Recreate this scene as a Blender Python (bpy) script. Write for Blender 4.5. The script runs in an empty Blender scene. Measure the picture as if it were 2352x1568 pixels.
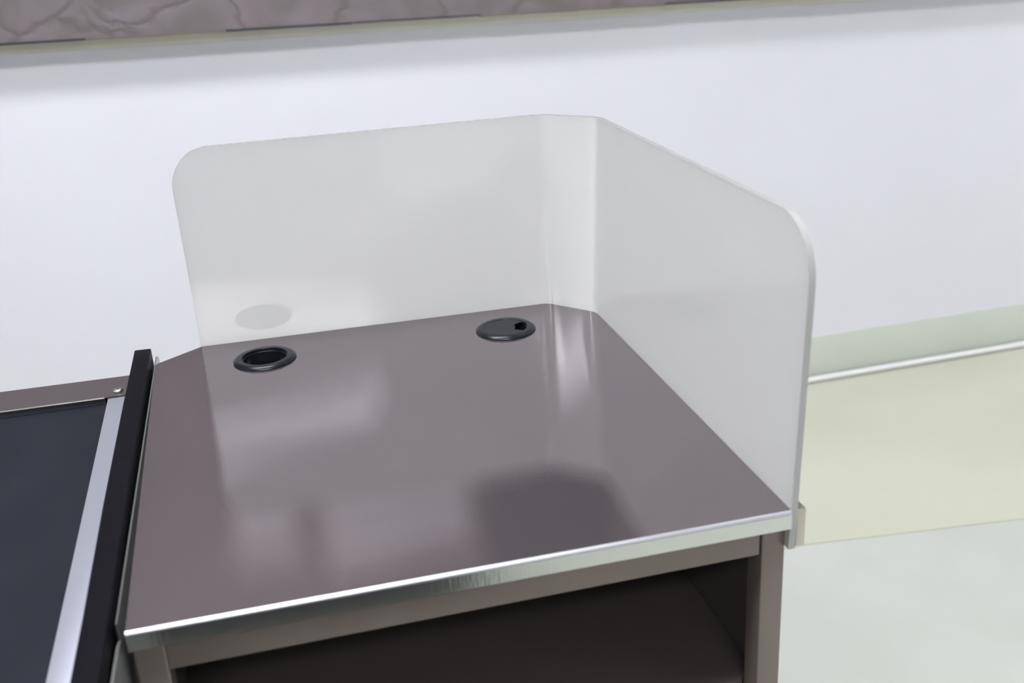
import bpy, bmesh, math, random
from mathutils import Vector, Matrix
random.seed(4)
S = bpy.context.scene
C = S.collection

# ------------------------------------------------------------ camera, world, light, exposure
cam_d = bpy.data.cameras.new('camera')
cam = bpy.data.objects.new('camera', cam_d)
C.objects.link(cam)
R = Matrix(((0.968474, 0.137676, -0.207612), (-0.243316, 0.344034, -0.906883), (-0.05343, 0.928809, 0.366687)))
TOP = 0.80                      # height of the stand's worktop above the floor
cam.matrix_world = Matrix.Translation((0.14263, -0.67701, 0.45323 + TOP)) @ R.to_4x4()
cam_d.sensor_width = 36
cam_d.lens = 2445.74 / 2352 * 36
cam_d.clip_start = 0.02
cam_d.dof.use_dof = True
cam_d.dof.focus_distance = 1.18
cam_d.dof.aperture_fstop = 6.0
S.camera = cam
S.view_settings.view_transform = 'Standard'
S.view_settings.look = 'None'
S.view_settings.exposure = 1.0
S.view_settings.gamma = 1
S.view_settings.use_curve_mapping = False
w = bpy.data.worlds.new('world'); S.world = w
w.use_nodes = True
w.node_tree.nodes['Background'].inputs[0].default_value = (0.8, 0.85, 1, 1)
w.node_tree.nodes['Background'].inputs[1].default_value = 0.25
LAMP = 19.5                      # radiance of the ceiling light panels
CEIL = 2.8

# ------------------------------------------------------------ helpers
def new_mat(name, col, rough=0.5, metal=0.0, spec=0.5, coat=0.0, coat_rough=0.05):
    m = bpy.data.materials.new(name); m.use_nodes = True
    b = m.node_tree.nodes['Principled BSDF']
    b.inputs['Base Color'].default_value = (*col, 1)
    b.inputs['Roughness'].default_value = rough
    b.inputs['Metallic'].default_value = metal
    b.inputs['Specular IOR Level'].default_value = spec
    b.inputs['Coat Weight'].default_value = coat
    b.inputs['Coat Roughness'].default_value = coat_rough
    return m

def N(m, t, **kw):
    n = m.node_tree.nodes.new(t)
    for k, v in kw.items(): setattr(n, k, v)
    return n

def L(m, a, b): m.node_tree.links.new(a, b)

def coords(m, scale=(1, 1, 1)):
    tc = N(m, 'ShaderNodeTexCoord'); mp = N(m, 'ShaderNodeMapping')
    mp.inputs['Scale'].default_value = scale
    L(m, tc.outputs['Object'], mp.inputs['Vector'])
    return mp.outputs['Vector']

def mottled(m, c1, c2, scale, detail=4, sc=(1, 1, 1), lo=0.35, hi=0.65, bump=0.0, dist=0.001):
    v = coords(m, sc)
    n = N(m, 'ShaderNodeTexNoise'); n.inputs['Scale'].default_value = scale; n.inputs['Detail'].default_value = detail
    L(m, v, n.inputs['Vector'])
    r = N(m, 'ShaderNodeValToRGB')
    r.color_ramp.elements[0].position = lo; r.color_ramp.elements[0].color = (*c1, 1)
    r.color_ramp.elements[1].position = hi; r.color_ramp.elements[1].color = (*c2, 1)
    L(m, n.outputs['Fac'], r.inputs['Fac'])
    b = m.node_tree.nodes['Principled BSDF']
    L(m, r.outputs['Color'], b.inputs['Base Color'])
    if bump:
        bp = N(m, 'ShaderNodeBump'); bp.inputs['Strength'].default_value = bump; bp.inputs['Distance'].default_value = dist
        L(m, n.outputs['Fac'], bp.inputs['Height']); L(m, bp.outputs['Normal'], b.inputs['Normal'])
    return n, r

def bx(bm, x0, x1, y0, y1, z0, z1):
    vs = [bm.verts.new(p) for p in ((x0,y0,z0),(x1,y0,z0),(x1,y1,z0),(x0,y1,z0),(x0,y0,z1),(x1,y0,z1),(x1,y1,z1),(x0,y1,z1))]
    for f in ((3,2,1,0),(4,5,6,7),(0,1,5,4),(1,2,6,5),(2,3,7,6),(3,0,4,7)): bm.faces.new([vs[i] for i in f])

def obj(name, bm, mat, parent=None, bevel=0.0, seg=3, smooth=True, angle=35):
    bmesh.ops.recalc_face_normals(bm, faces=bm.faces[:])
    if bevel:
        es = [e for e in bm.edges if len(e.link_faces) == 2 and e.calc_face_angle(0) > math.radians(30)]
        bmesh.ops.bevel(bm, geom=es, offset=bevel, segments=seg, profile=0.5, affect='EDGES', clamp_overlap=True)
    me = bpy.data.meshes.new(name); bm.to_mesh(me); bm.free()
    if smooth:
        me.polygons.foreach_set('use_smooth', [True] * len(me.polygons))
        me.set_sharp_from_angle(angle=math.radians(angle))
    me.materials.append(mat)
    o = bpy.data.objects.new(name, me); C.objects.link(o)
    if parent: o.parent = parent; o.matrix_parent_inverse = parent.matrix_world.inverted()
    return o

def box(name, x0, x1, y0, y1, z0, z1, mat, parent=None, bevel=0.0, seg=3):
    bm = bmesh.new(); bx(bm, x0, x1, y0, y1, z0 + TOP, z1 + TOP)      # z is given relative to the worktop
    return obj(name, bm, mat, parent, bevel, seg)

def prism(bm, pts, z0, z1):
    """extrude a 2D outline [(x,y)] between z0 and z1"""
    a = [bm.verts.new((x, y, z0)) for x, y in pts]; b = [bm.verts.new((x, y, z1)) for x, y in pts]
    bm.faces.new(a[::-1]); bm.faces.new(b)
    n = len(pts)
    for i in range(n): bm.faces.new((a[i], a[(i+1) % n], b[(i+1) % n], b[i]))

def thing(name, label, cat, loc, group=None):
    o = bpy.data.objects.new(name, None); C.objects.link(o)
    o.location = loc; o['label'] = label; o['category'] = cat
    o.empty_display_size = 0.05
    if group: o['group'] = group
    o.matrix_world = Matrix.Translation(loc)
    return o

def struct(o): o['kind'] = 'structure'; return o

def lathe(bm, prof, cx, cy, n=64, z=0.0):
    rings = []
    for r, h in prof:
        rings.append([bm.verts.new((cx + r*math.cos(2*math.pi*i/n), cy + r*math.sin(2*math.pi*i/n), h + z)) for i in range(n)])
    for a, b in zip(rings, rings[1:]):
        for i in range(n): bm.faces.new((a[i], a[(i+1) % n], b[(i+1) % n], b[i]))
    return rings

# ------------------------------------------------------------ materials
M = {}
M['wall'] = new_mat('painted_wall', (0.80, 0.80, 0.86), 0.6, spec=0.3)
mottled(M['wall'], (0.615, 0.61, 0.65), (0.63, 0.625, 0.665), 3.0, 6)
M['ceiling'] = new_mat('ceiling_white', (0.88, 0.88, 0.88), 0.8)
M['floor'] = new_mat('floor_cream', (0.6, 0.6, 0.5), 0.35, spec=0.35)
mottled(M['floor'], (0.455, 0.46, 0.355), (0.485, 0.485, 0.39), 2.2, 5, sc=(1, 1.6, 1))
M['floor2'] = new_mat('floor_grey', (0.66, 0.68, 0.62), 0.35, spec=0.35)
mottled(M['floor2'], (0.43, 0.443, 0.40), (0.455, 0.465, 0.425), 5.0, 6)
M['base'] = new_mat('baseboard_vinyl', (0.50, 0.53, 0.45), 0.45)
mottled(M['base'], (0.48, 0.51, 0.44), (0.51, 0.535, 0.47), 4.0, 4)
M['pipe'] = new_mat('conduit_white', (0.60, 0.60, 0.59), 0.45)
M['black'] = new_mat('black_plastic', (0.006, 0.007, 0.011), 0.26, spec=0.22)
M['bumper'] = new_mat('bumper_plastic', (0.020, 0.020, 0.024), 0.5, spec=0.06)
mottled(M['bumper'], (0.003, 0.003, 0.0045), (0.004, 0.004, 0.006), 60, 5, bump=0.1, dist=0.0004)
M['belt'] = new_mat('belt_rubber', (0.030, 0.034, 0.048), 0.6, spec=0.12)
n, r = mottled(M['belt'], (0.009, 0.0100, 0.0155), (0.0115, 0.0128, 0.0185), 14, 6, bump=0.08, dist=0.0005)
M['silver'] = new_mat('satin_aluminium', (0.40, 0.41, 0.47), 0.45, metal=0.75)
M['screw'] = new_mat('screw_steel', (0.45, 0.45, 0.42), 0.38, metal=1.0)
M['trim'] = new_mat('bright_steel', (0.70, 0.71, 0.66), 0.14, metal=1.0)
M['nose'] = new_mat('nosing_steel', (0.52, 0.515, 0.545), 0.36, metal=1.0)
M['bar'] = new_mat('brushed_steel', (0.55, 0.52, 0.44), 0.3, metal=0.9)
def brush(m, sc):
    v = coords(m, sc); n = N(m, 'ShaderNodeTexNoise'); n.inputs['Scale'].default_value = 1; n.inputs['Detail'].default_value = 3
    L(m, v, n.inputs['Vector']); bp = N(m, 'ShaderNodeBump'); bp.inputs['Strength'].default_value = 0.35; bp.inputs['Distance'].default_value = 0.0002
    L(m, n.outputs['Fac'], bp.inputs['Height']); L(m, bp.outputs['Normal'], m.node_tree.nodes['Principled BSDF'].inputs['Normal'])
brush(M['bar'], (60, 60, 1500))
brush(M['trim'], (500, 500, 60))
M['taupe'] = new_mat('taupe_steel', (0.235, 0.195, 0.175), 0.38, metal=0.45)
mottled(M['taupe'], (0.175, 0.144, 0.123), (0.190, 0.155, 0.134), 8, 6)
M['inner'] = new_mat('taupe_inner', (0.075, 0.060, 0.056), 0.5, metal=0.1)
M['rail'] = new_mat('rail_steel', (0.135, 0.113, 0.117), 0.35, metal=0.7)
M['lamp'] = bpy.data.materials.new('lamp_glow'); M['lamp'].use_nodes = True
nt = M['lamp'].node_tree; nt.nodes.clear()
e = nt.nodes.new('ShaderNodeEmission'); e.inputs[0].default_value = (0.93, 0.95, 1.0, 1); e.inputs[1].default_value = LAMP
o_ = nt.nodes.new('ShaderNodeOutputMaterial'); nt.links.new(e.outputs[0], o_.inputs[0])
M['white'] = new_mat('white_enamel', (0.8, 0.8, 0.8), 0.4)
M['paper'] = new_mat('pale_board', (0.38, 0.36, 0.365), 0.5)
M['dark'] = new_mat('dark_screen', (0.035, 0.033, 0.042), 0.3)

# linen-embossed stainless worktop
def worktop_mat():
    m = new_mat('embossed_steel', (0.232, 0.202, 0.215), 0.035, metal=0.82, spec=0.5)
    b = m.node_tree.nodes['Principled BSDF']
    tc = N(m, 'ShaderNodeTexCoord'); sp = N(m, 'ShaderNodeSeparateXYZ')
    L(m, tc.outputs['Object'], sp.inputs[0])
    def math_(op, a, bb=None):
        n = N(m, 'ShaderNodeMath', operation=op)
        for i, q in enumerate((a, bb)):
            if q is None: continue
            if isinstance(q, (int, float)): n.inputs[i].default_value = q
            else: L(m, q, n.inputs[i])
        return n.outputs[0]
    sx = math_('SINE', math_('MULTIPLY', sp.outputs[0], 2*math.pi/0.0036))
    sy = math_('SINE', math_('MULTIPLY', sp.outputs[1], 2*math.pi/0.0040))
    h = math_('MULTIPLY', sx, sy)
    bp = N(m, 'ShaderNodeBump'); bp.inputs['Strength'].default_value = 1.0; bp.inputs['Distance'].default_value = 0.000013
    L(m, h, bp.inputs['Height'])
    mr = N(m, 'ShaderNodeMapRange'); mr.inputs[1].default_value = -1; mr.inputs[2].default_value = 1
    L(m, h, mr.inputs[0])
    mc = N(m, 'ShaderNodeMix', data_type='RGBA'); L(m, mr.outputs[0], mc.inputs[0])
    mc.inputs[6].default_value = (0.212, 0.184, 0.196, 1); mc.inputs[7].default_value = (0.252, 0.220, 0.234, 1)  # linen troughs darker in colour: relief shading and dirt painted in
    L(m, mc.outputs[2], b.inputs['Base Color'])
    ns = N(m, 'ShaderNodeTexNoise'); ns.inputs['Scale'].default_value = 5; ns.inputs['Detail'].default_value = 1
    L(m, tc.outputs['Object'], ns.inputs['Vector'])
    b2 = N(m, 'ShaderNodeBump'); b2.inputs['Strength'].default_value = 1.0; b2.inputs['Distance'].default_value = 0.0012
    L(m, ns.outputs['Fac'], b2.inputs['Height']); L(m, bp.outputs['Normal'], b2.inputs['Normal'])
    L(m, b2.outputs['Normal'], b.inputs['Normal'])
    return m
M['top'] = worktop_mat()

# translucent milky acrylic with a polished surface
def acrylic_mat():
    m = bpy.data.materials.new('milky_acrylic'); m.use_nodes = True
    nt = m.node_tree; b = nt.nodes['Principled BSDF']; out = nt.nodes['Material Output']
    nt.nodes.remove(b)
    df = nt.nodes.new('ShaderNodeBsdfDiffuse'); df.inputs[0].default_value = (0.955, 0.955, 0.935, 1)
    tr = nt.nodes.new('ShaderNodeBsdfTranslucent'); tr.inputs[0].default_value = (1.0, 1.0, 0.985, 1)
    mx = nt.nodes.new('ShaderNodeMixShader'); mx.inputs[0].default_value = 0.55
    nt.links.new(df.outputs[0], mx.inputs[1]); nt.links.new(tr.outputs[0], mx.inputs[2])
    tp = nt.nodes.new('ShaderNodeBsdfTransparent')
    m2 = nt.nodes.new('ShaderNodeMixShader'); m2.inputs[0].default_value = 0.22
    nt.links.new(mx.outputs[0], m2.inputs[1]); nt.links.new(tp.outputs[0], m2.inputs[2])
    gl = nt.nodes.new('ShaderNodeBsdfGlossy'); gl.inputs['Roughness'].default_value = 0.02
    fr = nt.nodes.new('ShaderNodeFresnel'); fr.inputs[0].default_value = 1.49
    m3 = nt.nodes.new('ShaderNodeMixShader')
    nt.links.new(fr.outputs[0], m3.inputs[0]); nt.links.new(m2.outputs[0], m3.inputs[1]); nt.links.new(gl.outputs[0], m3.inputs[2])
    nt.links.new(m3.outputs[0], out.inputs[0])
    return m
M['acrylic'] = acrylic_mat()
M['strip_edge'] = new_mat('strip_edge', (0.10, 0.10, 0.10), 0.5, spec=0.2)
M['cover'] = new_mat('grey_cover', (0.12, 0.12, 0.12), 0.45)
M['acrylic_edge'] = new_mat('acrylic_edge', (0.33, 0.33, 0.32), 0.12, spec=0.5)

# stone-look wall cladding: mottled mauve grey with creases
def stone_mat():
    m = new_mat('mauve_stone', (0.25, 0.2, 0.22), 0.55, spec=0.35)
    b = m.node_tree.nodes['Principled BSDF']
    v = coords(m, (1, 1, 1.3))
    n1 = N(m, 'ShaderNodeTexNoise'); n1.inputs['Scale'].default_value = 9; n1.inputs['Detail'].default_value = 8; n1.inputs['Distortion'].default_value = 0.6
    L(m, v, n1.inputs['Vector'])
    mixv = N(m, 'ShaderNodeMix', data_type='VECTOR'); mixv.inputs[0].default_value = 0.12
    L(m, v, mixv.inputs[4]); L(m, n1.outputs['Color'], mixv.inputs[5])
    vo = N(m, 'ShaderNodeTexVoronoi', feature='DISTANCE_TO_EDGE'); vo.inputs['Scale'].default_value = 4.5
    L(m, mixv.outputs[1], vo.inputs['Vector'])
    cr = N(m, 'ShaderNodeMapRange'); cr.inputs[1].default_value = 0; cr.inputs[2].default_value = 0.05
    L(m, vo.outputs['Distance'], cr.inputs[0])
    r = N(m, 'ShaderNodeValToRGB')
    r.color_ramp.elements[0].position = 0.3; r.color_ramp.elements[0].color = (0.120, 0.102, 0.097, 1)
    r.color_ramp.elements[1].position = 0.66; r.color_ramp.elements[1].color = (0.166, 0.138, 0.149, 1)
    L(m, n1.outputs['Fac'], r.inputs['Fac'])
    mc = N(m, 'ShaderNodeMix', data_type='RGBA'); L(m, cr.outputs[0], mc.inputs[0])
    mc.inputs[6].default_value = (0.120, 0.100, 0.101, 1); L(m, r.outputs['Color'], mc.inputs[7])
    L(m, mc.outputs[2], b.inputs['Base Color'])
    bp = N(m, 'ShaderNodeBump'); bp.inputs['Strength'].default_value = 0.3; bp.inputs['Distance'].default_value = 0.005
    ad = N(m, 'ShaderNodeMath', operation='ADD'); L(m, cr.outputs[0], ad.inputs[0]); L(m, n1.outputs['Fac'], ad.inputs[1])
    L(m, ad.outputs[0], bp.inputs['Height']); L(m, bp.outputs['Normal'], b.inputs['Normal'])
    return m
M['stone'] = stone_mat()

# ------------------------------------------------------------ the room
WX, WY = 1.578, 1.816            # a point of the back wall, which runs 1.0 degree off the stand
SL = math.tan(math.radians(1.004))
def wally(x): return WY + (x - WX) * SL
X0, X1, Y0 = -6.0, 6.0, -6.0
def wall_strip(name, x0, x1, z0, z1, t0, t1, mat, parent=None, bevel=0.0, dz0=0.0, dz1=0.0):
    """a slab parallel to the back wall, from t0 to t1 in front of it (z relative to the worktop)"""
    bm = bmesh.new()
    vs = []
    for z in (0, 1):
        for x, t in ((x0, t1), (x1, t1), (x1, t0), (x0, t0)):
            zz = (z1 if z else z0) + ((dz0 if x == x0 else dz1) if not z else 0)
            vs.append(bm.verts.new((x, wally(x) - t, zz + TOP)))
    for f in ((3,2,1,0),(4,5,6,7),(0,1,5,4),(1,2,6,5),(2,3,7,6),(3,0,4,7)): bm.faces.new([vs[i] for i in f])
    return obj(name, bm, mat, parent, bevel)
wb = struct(wall_strip('wall_back', X0 - .1, X1 + .1, -TOP - .05, CEIL - TOP, -0.12, 0, M['wall']))
struct(box('wall_left', X0 - .12, X0, Y0 - .1, 2.2, -TOP - .05, CEIL - TOP, M['wall']))
struct(box('wall_right', X1, X1 + .12, Y0 - .1, 2.2, -TOP - .05, CEIL - TOP, M['wall']))
struct(box('wall_front', X0 - .12, X1 + .12, Y0 - .22, Y0 - .1, -TOP - .05, CEIL - TOP, M['wall']))
struct(box('ceiling', X0 - .12, X1 + .12, Y0 - .22, 2.2, CEIL - TOP, CEIL - TOP + .1, M['ceiling']))
fl = struct(box('floor', X0 - .12, X1 + .12, Y0 - .22, 2.2, -TOP - .06, -TOP - .002, M['floor']))
# the floor changes tone along a line right of the stand
sy0, ss = 1.061, -0.119          # tone boundary: y at x = 1.149, slope
bm = bmesh.new()
ya = sy0 + (X0 - 1.149) * 0 ; yb = sy0 + (X1 - 1.149) * ss * 0.3
prism(bm, [(X0, sy0 + 0.0), (1.149, sy0), (1.634, 1.003), (X1, 0.9), (X1, wally(X1)), (X0, wally(X0))], -0.002, 0)
obj('floor_area', bm, M['floor'], fl, smooth=False)['label'] = 'cream floor area along the wall'
bm = bmesh.new(); g = 0.0025
prism(bm, [(X0, Y0 - .1), (X1, Y0 - .1), (X1, 0.9 - g), (1.634, 1.003 - g), (1.149, sy0 - g), (X0, sy0 - g)], -0.002, 0)
obj('floor_area', bm, M['floor2'], fl, smooth=False)['label'] = 'pale grey floor area nearer the stand'
struct(wall_strip('baseboard_back', X0, X1, -TOP, -0.667, 0, 0.004, M['base'], bevel=0.0012))

# cable conduit lying along the foot of the wall
def conduit():
    t = thing('cable_conduit', 'thin white cable conduit running along the foot of the wall', 'conduit', (1.6, wally(1.6) - .016, 0))
    def tube(name, x0, x1, r, mat):
        bm = bmesh.new(); n = 16
        ra = []
        for x in (x0, x1):
            y = wally(x) - 0.018
            ra.append([bm.verts.new((x, y + r*math.cos(2*math.pi*i/n), 0.0095 + r*math.sin(2*math.pi*i/n))) for i in range(n)])
        for i in range(n): bm.faces.new((ra[0][i], ra[0][(i+1) % n], ra[1][(i+1) % n], ra[1][i]))
        bm.faces.new(ra[0]); bm.faces.new(ra[1])
        return obj(name, bm, mat, t)
    tube('pipe', X0, 2.235, 0.0088, M['pipe']); tube('pipe', 2.238, X1, 0.0088, M['pipe'])
    tube('coupling', 2.215, 2.262, 0.0096, M['pipe'])
conduit()

# mauve cladding on the upper wall (its lower edge falls slightly to the right)
CT = 0.062
t = thing('wall_cladding', 'mauve-grey stone-look cladding panel across the upper wall', 'wall panel', (0.2, wally(.2) - CT/2, TOP + .28))
def zb(x): return 0.2735 - 0.0156 * (x - (-0.34)) + 0.0062
wall_strip('panel', X0, X1, 0, CEIL - TOP, 0, CT, M['stone'], t, dz0=zb(X0), dz1=zb(X1))
random.seed(7)
x = -1.6; k = 0
while x < 3:
    l = random.uniform(.25, .7)
    wall_strip('edge_strip', x, x + l, -random.uniform(.003, .006), 0.0005, 0.002, CT + 0.0015,
               M['dark'] if k % 3 else M['taupe'], t, dz0=zb(x), dz1=zb(x + l))
    o = C.objects[-1]
    for v in o.data.vertices:      # keep the strip parallel to the slanting edge
        if v.co.z > TOP - .001 and v.co.z < TOP + .01: v.co.z += zb(v.co.x)
    x += l + 0.002; k += 1

struct(wall_strip('bounce_tint_1', X0, X1, 0, 0.42, 0, 0.006, new_mat('cream_bounce', (0.84, 0.81, 0.70), 0.6), dz0=zb(X0) - .026, dz1=zb(X1) - .026))  # added strip; its cream colour stands in for warm bounce under the cladding
# boards hung on the cladding, above the picture, mirrored in the worktop
def board(name, label, x0, x1, z0, z1, face, cat):
    t = thing(name, label, cat, ((x0 + x1)/2, wally((x0+x1)/2) - CT, TOP + z0))
    wall_strip('frame', x0, x1, z0, z1, CT, CT + 0.018, M['taupe'], t, bevel=0.002)
    wall_strip('face_sheet', x0 + .012, x1 - .012, z0 + .012, z1 - .012, CT + .018, CT + .020, face, t)
board('notice_board', 'narrow pale board on the cladding, left of the wide pale one', -.045, .118, .83, 1.0, M['paper'], 'board')
board('notice_board', 'wide pale board on the cladding, left of the black screen', .172, .563, .84, 1.07, M['paper'], 'board')
board('wall_screen', 'black wall screen on the cladding, mirrored dark in the worktop', .572, .96, .86, 1.5, M['dark'], 'screen')

# ceiling light panels
def ceiling_light(x, y, label, sx=1.15, sy=0.32):
    t = thing('ceiling_light', label, 'ceiling light', (x, y, CEIL), 'recessed light panels of the ceiling')
    bm = bmesh.new()
    z1, z0 = CEIL - TOP + .002 + TOP, CEIL - 0.03
    for a, b, c, d in ((-sx/2-.02, sx/2+.02, -sy/2-.02, -sy/2), (-sx/2-.02, sx/2+.02, sy/2, sy/2+.02),
                       (-sx/2-.02, -sx/2, -sy/2, sy/2), (sx/2, sx/2+.02, -sy/2, sy/2)):
        bx(bm, x + a, x + b, y + c, y + d, z0, z1)
    obj('frame', bm, M['white'], t)
    bm = bmesh.new(); bx(bm, x - sx/2, x + sx/2, y - sy/2, y + sy/2, CEIL - .022, CEIL - .004)
    obj('diffuser', bm, M['lamp'], t)
names = {}
for i, x in enumerate((-4.15, -0.1, 3.95)):
    for j, y in enumerate((-4.25, -2.5, -0.38, 0.75)):
        ceiling_light(x, y, 'glowing ceiling light panel, %s, %s' % (('above the far left', 'above the stand', 'above the far right')[i],
                      ('in the rearmost row behind the camera', 'in the second row behind the camera', 'in the row over the stand', 'in the row nearest the back wall')[j]))

# ------------------------------------------------------------ the packing stand
W, D, H = 0.52, 0.55556, 0.23781
FL, FR = (0.0052, 0.0037), (W, 0.0)
RB, BR = (W, 0.5014), (0.47388, D)
BL, LB = (0.04664, 0.5672), (-0.0047, 0.5281)
G1, G2 = (0.1190, 0.4965), (0.4016, 0.4840)      # centres of the two cable holes
GR = 0.0290
stand = thing('checkout_stand', 'taupe steel packing stand with embossed steel top and open front shelf', 'counter', (W/2, D/2, 0))
def worktop():
    bm = bmesh.new()
    # slightly rounded corner at the left back
    out = [FL, FR, RB, BR, BL, (LB[0] + .0075, LB[1] + .0058), (LB[0] + .0022, LB[1] + .0012), (LB[0] + .0002, LB[1] - .005)]
    def loop(pts, z):
        vs = [bm.verts.new((x, y, z)) for x, y in pts]
        return vs, [bm.edges.new((vs[i], vs[(i+1) % len(vs)])) for i in range(len(vs))]
    def circ(c): return [(c[0] + GR*math.cos(2*math.pi*i/48), c[1] + GR*math.sin(2*math.pi*i/48)) for i in range(48)]
    tops = []; 
    for z in (0.0, -0.0012):
        es = []; vv = []
        for pts in (out, circ(G1), circ(G2)):
            v, e = loop(pts, z + TOP); es += e; vv.append(v)
        bmesh.ops.triangle_fill(bm, edges=es, use_beauty=True, use_dissolve=False)
        tops.append(vv)
    for a, b in zip(*tops):
        for i in range(len(a)): bm.faces.new((a[i], a[(i+1) % len(a)], b[(i+1) % len(a)], b[i]))
    return obj('worktop', bm, M['top'], stand, smooth=False)
worktop()
# front nosing: rounded bright lip, then a flat band
def extrude_profile(name, prof, a, b, mat, parent, angle=30):
    """profile [(offset toward the viewer, z)] swept from a to b in plan"""
    bm = bmesh.new(); a = Vector(a); b = Vector(b); d = (b - a).normalized(); nrm = Vector((d.y, -d.x))
    rows = []
    for p in (a, b):
        rows.append([bm.verts.new((p.x + nrm.x*o, p.y + nrm.y*o, z + TOP)) for o, z in prof])
    n = len(prof)
    for i in range(n): bm.faces.new((rows[0][i], rows[0][(i+1) % n], rows[1][(i+1) % n], rows[1][i]))
    bm.faces.new(rows[0]); bm.faces.new(rows[1])
    return obj(name, bm, mat, parent, smooth=True, angle=angle)
r = 0.0030
arc = [(r*math.sin(t_), -r + r*math.cos(t_)) for t_ in [math.radians(a) for a in range(0, 91, 10)]]
prof = arc + [(r, -0.0160), (r - .0012, -0.0168), (-0.012, -0.0168), (-0.012, -0.0014), (0, -0.0014)]
prof = [(o - 0.0, z + 0.0004) for o, z in prof]
extrude_profile('front_trim', prof, (FL[0], FL[1]), (FR[0] - .0002, FR[1]), M['trim'], stand, angle=50)
ft = C.objects['front_trim']; ft.data.materials.append(M['nose'])
for p in ft.data.polygons:
    if p.center.z > TOP - .0028 and abs(p.normal.x) < .9: p.material_index = 1
# side, chamfer and back aprons of the worktop
def edge_band(a, b, z0=-0.0168, z1=-0.0014, th=0.0015, name='edge_band', mat=None):
    return extrude_profile(name, [(0, z1), (0, z0), (-th, z0), (-th, z1)], a, b, mat or M['rail'], stand)
edge_band((FR[0], .003), RB); edge_band(RB, BR); edge_band(BR, BL); edge_band((BL), (LB[0]+.0075, LB[1]+.0058)); edge_band((LB[0], LB[1]-.006), (FL[0], FL[1]+.002))
# tube frame
TB = 0.0022
yf = 0.0075
def tube(name, x0, x1, y0, y1, z0, z1, b=TB): return box(name, x0, x1, y0, y1, z0, z1, M['taupe'], stand, b, 3)
lx0, lx1 = 0.0062, 0.0288
rx0, rx1 = 0.4990, 0.5205
tube('leg', lx0, lx1, yf, yf + .025, -.79, -.0168)
tube('leg', rx0 + .0004, rx1 - .0006, yf, yf + .025, -.79, -.0168, 0.0009)
tube('leg', 0.012, 0.034, .480, .505, -.79, -.0168)
tube('leg', rx0, rx1 - .002, .455, .480, -.79, -.0168)
tube('apron_rail', lx1 - .0004, rx0 - .0010, yf + .0006, yf + .025, -.0425, -.0170, 0.0012)
tube('back_rail', .034, .499, .48, .503, -.0425, -.0170)
for i, (x0, x1, y0, y1) in enumerate(((lx0, lx1, yf, yf+.025), (rx0, rx1, yf, yf+.025), (.012, .034, .48, .505), (rx0, rx1-.002, .455, .48))):
    bm = bmesh.new(); cx, cy = (x0+x1)/2, (y0+y1)/2
    rr = lathe(bm, [(0.014, 0), (0.014, 0.006), (0.006, 0.009), (0.006, 0.012)], cx, cy, 20)
    bm.faces.new(rr[0]); bm.faces.new(rr[-1])
    obj('foot', bm, M['black'], stand)
# panels
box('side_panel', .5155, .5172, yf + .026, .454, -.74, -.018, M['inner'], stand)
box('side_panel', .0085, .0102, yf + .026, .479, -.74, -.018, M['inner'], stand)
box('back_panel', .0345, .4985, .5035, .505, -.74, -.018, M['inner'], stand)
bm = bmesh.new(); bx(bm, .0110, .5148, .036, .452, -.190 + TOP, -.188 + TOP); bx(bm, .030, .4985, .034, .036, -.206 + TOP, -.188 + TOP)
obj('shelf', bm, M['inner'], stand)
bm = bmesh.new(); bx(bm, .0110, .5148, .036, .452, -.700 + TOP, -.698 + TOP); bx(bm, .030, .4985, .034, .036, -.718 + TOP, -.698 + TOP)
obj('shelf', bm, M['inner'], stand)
# clamping bar that holds the guard on the right side
box('clamp_bar', .5262, .5345, 0.0015, .485, -.0365, -.0015, M['bar'], stand, .0007, 2)

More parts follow.
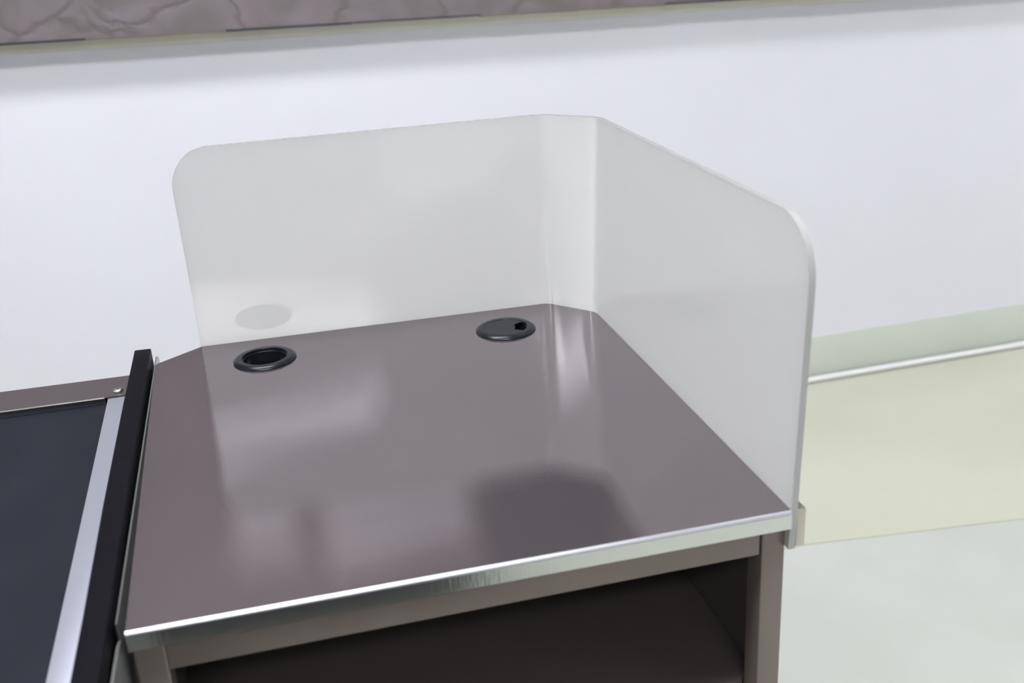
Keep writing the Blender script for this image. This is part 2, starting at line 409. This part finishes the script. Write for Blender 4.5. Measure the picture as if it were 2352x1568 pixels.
# ------------------------------------------------------------ bent acrylic guard
def guard():
    th = 0.0056; zb_ = -0.037
    bot = [Vector((BL[0] - .0002, BL[1] + .0006)), Vector((BR[0], BR[1] + .0006)), Vector((RB[0] + .0006, RB[1])), Vector((W + .0006, 0.0005))]
    tp = [Vector((BL[0] - .0023, D + .0035)), Vector((BR[0], D - .0012)), Vector((W + .00745, RB[1])), Vector((W + .00745, 0.0005))]
    # densify the path with rounded bends
    def path(P, rad=0.011, nb=8):
        pts = []
        def seg(a, b, n): return [a.lerp(b, i/n) for i in range(n)]
        c = []
        for i in (1, 2):
            a, b, d = P[i-1], P[i], P[i+1]
            u = (a - b).normalized(); v = (d - b).normalized()
            A, B = b + u*rad, b + v*rad
            c.append([A.lerp(b, s).lerp(b.lerp(B, s), s) for s in [k/nb for k in range(nb+1)]])
        fine = [k/40 for k in range(41)]
        def long(a, b, end0, end1):
            l = (b - a).length; out = []
            ds = []
            if end0: ds += [0.0505*(1 - math.cos(math.pi/2*k/14)) for k in range(15)]
            else: ds += [0]
            mid0 = ds[-1]; end = l - (0.0505 if end1 else 0)
            ds += [mid0 + (end - mid0)*k/6 for k in range(1, 7)]
            if end1: ds += [l - 0.0505*(1 - math.cos(math.pi/2*k/14)) for k in range(13, -1, -1)]
            return [a.lerp(b, q/l) for q in ds]
        pts += long(P[0], c[0][0], True, False)
        pts += c[0][1:]
        pts += [c[0][-1].lerp(c[1][0], k/4) for k in range(1, 4)]
        pts += c[1]
        pts += long(c[1][-1], P[3], False, True)[1:]
        return pts
    pb, pt = path(bot), path(tp)
    n = len(pb); assert n == len(pt)
    # arc length along the top path
    s = [0]
    for i in range(1, n): s.append(s[-1] + (pt[i] - pt[i-1]).length)
    Lt = s[-1]
    def drop(d, r):       # corner rounding
        return 0 if d >= r else r - math.sqrt(max(0, r*r - (r - d)**2))
    bm = bmesh.new(); NZ = 8; zc = [0, .12, .3, .5, .7, .85, .94, 1]
    grid = [[], []]
    for i in range(n):
        t0 = pt[min(i+1, n-1)] - pt[max(i-1, 0)]; t0.normalize(); nr = Vector((-t0.y, t0.x))
        ztop = H - drop(s[i], 0.046) - drop(Lt - s[i], 0.0505)
        for side in (0, 1):
            col = []
            for q in zc:
                z = zb_ + (ztop - zb_)*q
                f = (z - 0.0)/H
                p = pb[i].lerp(pt[i], f) + nr*th*side
                col.append(bm.verts.new((p.x, p.y, z + TOP)))
            grid[side].append(col)
    for side in (0, 1):
        g = grid[side]
        for i in range(n-1):
            for k in range(NZ-1):
                bm.faces.new((g[i][k], g[i+1][k], g[i+1][k+1], g[i][k+1]))
    a, b = grid; nface = len(bm.faces)
    for i in range(n-1):
        bm.faces.new((a[i][0], a[i+1][0], b[i+1][0], b[i][0])); bm.faces.new((a[i][-1], a[i+1][-1], b[i+1][-1], b[i][-1]))
    for k in range(NZ-1):
        bm.faces.new((a[0][k], a[0][k+1], b[0][k+1], b[0][k])); bm.faces.new((a[-1][k], a[-1][k+1], b[-1][k+1], b[-1][k]))
    o = obj('acrylic_guard', bm, M['acrylic'], smooth=True, angle=40)
    o.data.materials.append(M['acrylic_edge'])
    for i, p in enumerate(o.data.polygons):
        if i >= nface: p.material_index = 1
    o['label'] = 'milky bent acrylic guard standing around the back and right of the worktop'
    o['category'] = 'guard'
guard()

# ------------------------------------------------------------ cable grommets
def grommet(c, label, lid):
    t = thing('cable_grommet', label, 'grommet', (c[0], c[1], TOP), 'cable grommets in the worktop')
    bm = bmesh.new()
    # base flange, bevel, flat ring, stepped opening, sleeve
    pr = [(.0352, .0002), (.0358, .0006), (.0358, .0012), (.0350, .0020), (.0335, .0031), (.0322, .0039), (.0312, .0042), (.0262, .0042), (.0258, .0038),
          (.0258, .0024), (.0252, .0022), (.0252, .0006), (.0247, .0003), (.0247, -.0180), (.0284, -.0180), (.0284, .0002)]
    if lid: pr[7] = (.0262, .0042)
    rr = lathe(bm, pr, c[0], c[1], 72, TOP)
    for i in range(72): bm.faces.new((rr[-1][i], rr[-1][(i+1) % 72], rr[0][(i+1) % 72], rr[0][i]))
    obj('rim', bm, M['black'], t, angle=28)
    if lid:
        # flat lid with a notched cable outlet near its right edge
        hole = [(0.4135, 0.4881), (0.4195, 0.4925), (0.4228, 0.4940), (0.4256, 0.4905), (0.4268, 0.4860), (0.4268, 0.4800), (0.4250, 0.4735), (0.4225, 0.4690), (0.419, 0.4645),
                (0.4164, 0.4655), (0.4108, 0.4723), (0.4132, 0.4790)]
        hole = [(.4190 + (x - .4190)*1.15, .4790 + (y - .4790)*.95) for x, y in hole]
        bm = bmesh.new(); rings = []
        for z in (.0037, .0016):
            es = []; vv = []
            for pts in ([(c[0] + .0256*math.cos(2*math.pi*i/64), c[1] + .0256*math.sin(2*math.pi*i/64)) for i in range(64)], hole):
                vs = [bm.verts.new((x, y, z + TOP)) for x, y in pts]
                es += [bm.edges.new((vs[i], vs[(i+1) % len(vs)])) for i in range(len(vs))]; vv.append(vs)
            bmesh.ops.triangle_fill(bm, edges=es, use_beauty=True)
            rings.append(vv)
        for a, b in zip(*rings):
            for i in range(len(a)): bm.faces.new((a[i], a[(i+1) % len(a)], b[(i+1) % len(a)], b[i]))
        obj('lid', bm, M['black'], t, smooth=False)
grommet(G1, 'open black cable grommet at the left back of the worktop', False)
grommet(G2, 'black cable grommet with a notched lid at the right back of the worktop', True)

# ------------------------------------------------------------ conveyor beside the stand
conv = thing('conveyor', 'checkout conveyor with dark belt left of the packing stand', 'conveyor', (-.6, .25, 0))
CX0 = -1.6; RZ = -.018
def quad_prism(name, pts, z0, z1, mat, bevel=0.0, seg=3, parent=None):
    bm = bmesh.new(); prism(bm, pts, z0 + TOP, z1 + TOP)
    return obj(name, bm, mat, parent or conv, bevel, seg)
sl = 0.025                        # slight skew of the back rail
def yb_(x): return .5522 - sl*(x + .04)
def yi_(x): return .4938 - 0.02*(x + .058)
rail = quad_prism('back_rail', [(CX0, yi_(CX0)), (-.0605, yi_(-.06)), (-.0605, yi_(-.06) - .0), (-.029, yi_(-.058) - .0004), (-.029, yb_(-.03)), (CX0, yb_(CX0))], RZ - .0015, RZ, M['rail'])
# bright folded lip along the rail's inner edge
bm = bmesh.new()
p = [Vector((CX0, yi_(CX0))), Vector((-.0605, yi_(-.06)))]
n_ = 8; rings = []
for q in p:
    rings.append([bm.verts.new((q.x, q.y + .0011*math.cos(2*math.pi*i/n_), TOP + RZ - .0007 + .0011*math.sin(2*math.pi*i/n_))) for i in range(n_)])
for i in range(n_): bm.faces.new((rings[0][i], rings[0][(i+1) % n_], rings[1][(i+1) % n_], rings[1][i]))
bm.faces.new(rings[0]); bm.faces.new(rings[1])
obj('rail_lip', bm, M['trim'], conv)['label'] = 'bright lip of the rail'
quad_prism('rail_web', [(CX0, yi_(CX0) + .0012), (-.0605, yi_(-.06) + .0012), (-.0605, yi_(-.06) + .0024), (CX0, yi_(CX0) + .0024)], -.05, RZ - .0016, M['dark'])
quad_prism('back_skirt', [(CX0, yb_(CX0) - .002), (-.031, yb_(-.031) - .002), (-.031, yb_(-.031)), (CX0, yb_(CX0))], -.72, RZ - .0016, M['rail'])
YF = -.15
quad_prism('end_plate', [(-.0568, .4920), (-.0495, -.012), (-.0475, YF), (-.0235, YF), (-.0235, .4920)], RZ - .0025, RZ - .0010, M['silver'], 0.0004, 2).__setitem__('label', 'satin aluminium end plate beside the belt')
quad_prism('belt', [(CX0, YF + .03), (-.0500, YF + .03), (-.0585, .4945), (CX0, .5150)], -.029, -.026, M['belt'])
quad_prism('body', [(CX0, YF), (-.0235, YF), (-.0265, .49), (CX0, .53)], -.70, -.030, M['rail'])
quad_prism('plinth', [(CX0 + .04, YF + .05), (-.06, YF + .05), (-.06, .48), (CX0 + .04, .48)], -.80, -.70, M['dark'])
quad_prism('front_rail', [(CX0, YF - .002), (-.0235, YF - .002), (-.0235, YF + .03), (CX0, YF + .03)], -.0295, RZ, M['rail'])
# pan head screw on the rail
sc_x, sc_y = -.0468, .5068
bm = bmesh.new()
rr = lathe(bm, [(.0050, 0), (.0056, .0008), (.0055, .0018), (.0044, .0029), (.0026, .0034)], sc_x, sc_y, 24, TOP + RZ)
cen = bm.verts.new((sc_x, sc_y, TOP + RZ + .0035))
for i in range(24): bm.faces.new((rr[-1][i], rr[-1][(i+1) % 24], cen))
scr = obj('screw', bm, M['screw'], conv, angle=60)
for a in (0.5, 0.5 + math.pi/2):
    bm = bmesh.new(); bx(bm, -.0021, .0021, -.0004, .0004, 0, .0004)
    bmesh.ops.transform(bm, matrix=Matrix.Translation((sc_x, sc_y, TOP + RZ + .00335)) @ Matrix.Rotation(a, 4, 'Z'), verts=bm.verts[:])
    obj('cross_slot', bm, M['dark'], scr)
# black bumper bar: higher than the rail, rounded at its far end
def bumper():
    z1 = .010; z0 = -.045
    L_ = [(-.0282, .5625), (-.0280, .52), (-.0277, .408), (-.0258, .182), (-.0230, .015), (-.0224, -.057), (-.0222, YF)]
    R_ = [(-.0094, .5615), (-.0094, .52), (-.0092, .401), (-.0070, .175), (-.0048, .019), (-.0040, -.06), (-.0040, YF)]
    bm = bmesh.new(); rows = []
    for (lx, ly), (rx, ry) in zip(L_, R_):
        rows.append([bm.verts.new((lx, ly, z0 + TOP)), bm.verts.new((rx, ry, z0 + TOP)), bm.verts.new((rx, ry, z1 + TOP)), bm.verts.new((lx, ly, z1 + TOP))])
    for a, b in zip(rows, rows[1:]):
        for i in range(4): bm.faces.new((a[i], a[(i+1) % 4], b[(i+1) % 4], b[i]))
    bm.faces.new(rows[0]); bm.faces.new(rows[-1])
    bmesh.ops.recalc_face_normals(bm, faces=bm.faces[:])
    far = [e for e in bm.edges if all(abs(v.co.y - .562) < .003 for v in e.verts)]
    bmesh.ops.bevel(bm, geom=far, offset=.0062, segments=5, profile=.5, affect='EDGES', clamp_overlap=True)
    obj('bumper_bar', bm, M['bumper'], conv, bevel=.0011, seg=3, angle=40)['label'] = 'black bumper bar with rounded end'
bumper()
# clear strip between bumper and stand, with a rounded far corner
def side_strip(name, ya, yb, z0, z1, r, xa, xb, th, mat, label=None):
    pts = [(ya, z0), (ya, z1)]
    for k in range(9):
        a = math.pi/2*k/8; pts.append((yb - r + r*math.sin(a), z1 - r + r*math.cos(a)))
    pts.append((yb, z0))
    bm = bmesh.new()
    def X(y): return xa + (xb - xa)*(y - ya)/(yb - ya)
    A = [bm.verts.new((X(y), y, z + TOP)) for y, z in pts]; B = [bm.verts.new((X(y) + th, y, z + TOP)) for y, z in pts]
    bm.faces.new(A); bm.faces.new(B); n = len(pts)
    for i in range(n): bm.faces.new((A[i], A[(i+1) % n], B[(i+1) % n], B[i]))
    o = obj(name, bm, mat, conv)
    if label: o['label'] = label
    if name == 'acrylic_strip':
        o.data.materials.append(M['strip_edge'])
        for i, p in enumerate(o.data.polygons):
            if 2 <= i < 5: p.material_index = 1
side_strip('acrylic_strip', .020, .588, -.06, -.0030, .030, -.0035, -.0068, .0014, M['acrylic'], 'thin milky strip behind the bumper bar')
side_strip('side_cover', YF, .030, -.30, -.0100, .030, -.0032, -.0022, .0020, M['cover'], 'grey side cover with rounded corner')

# ------------------------------------------------------------ unseen block added in the camera operator's place: darkens left of the trim's reflection
nb = thing('added_dark_block', 'dark block added behind the camera, in place of its operator', 'counter', (-.4, -1.5, 0))
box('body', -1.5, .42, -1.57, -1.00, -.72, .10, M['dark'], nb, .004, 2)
box('block_top', -1.53, .44, -1.60, -.98, .102, .135, M['dark'], nb, .004, 2)
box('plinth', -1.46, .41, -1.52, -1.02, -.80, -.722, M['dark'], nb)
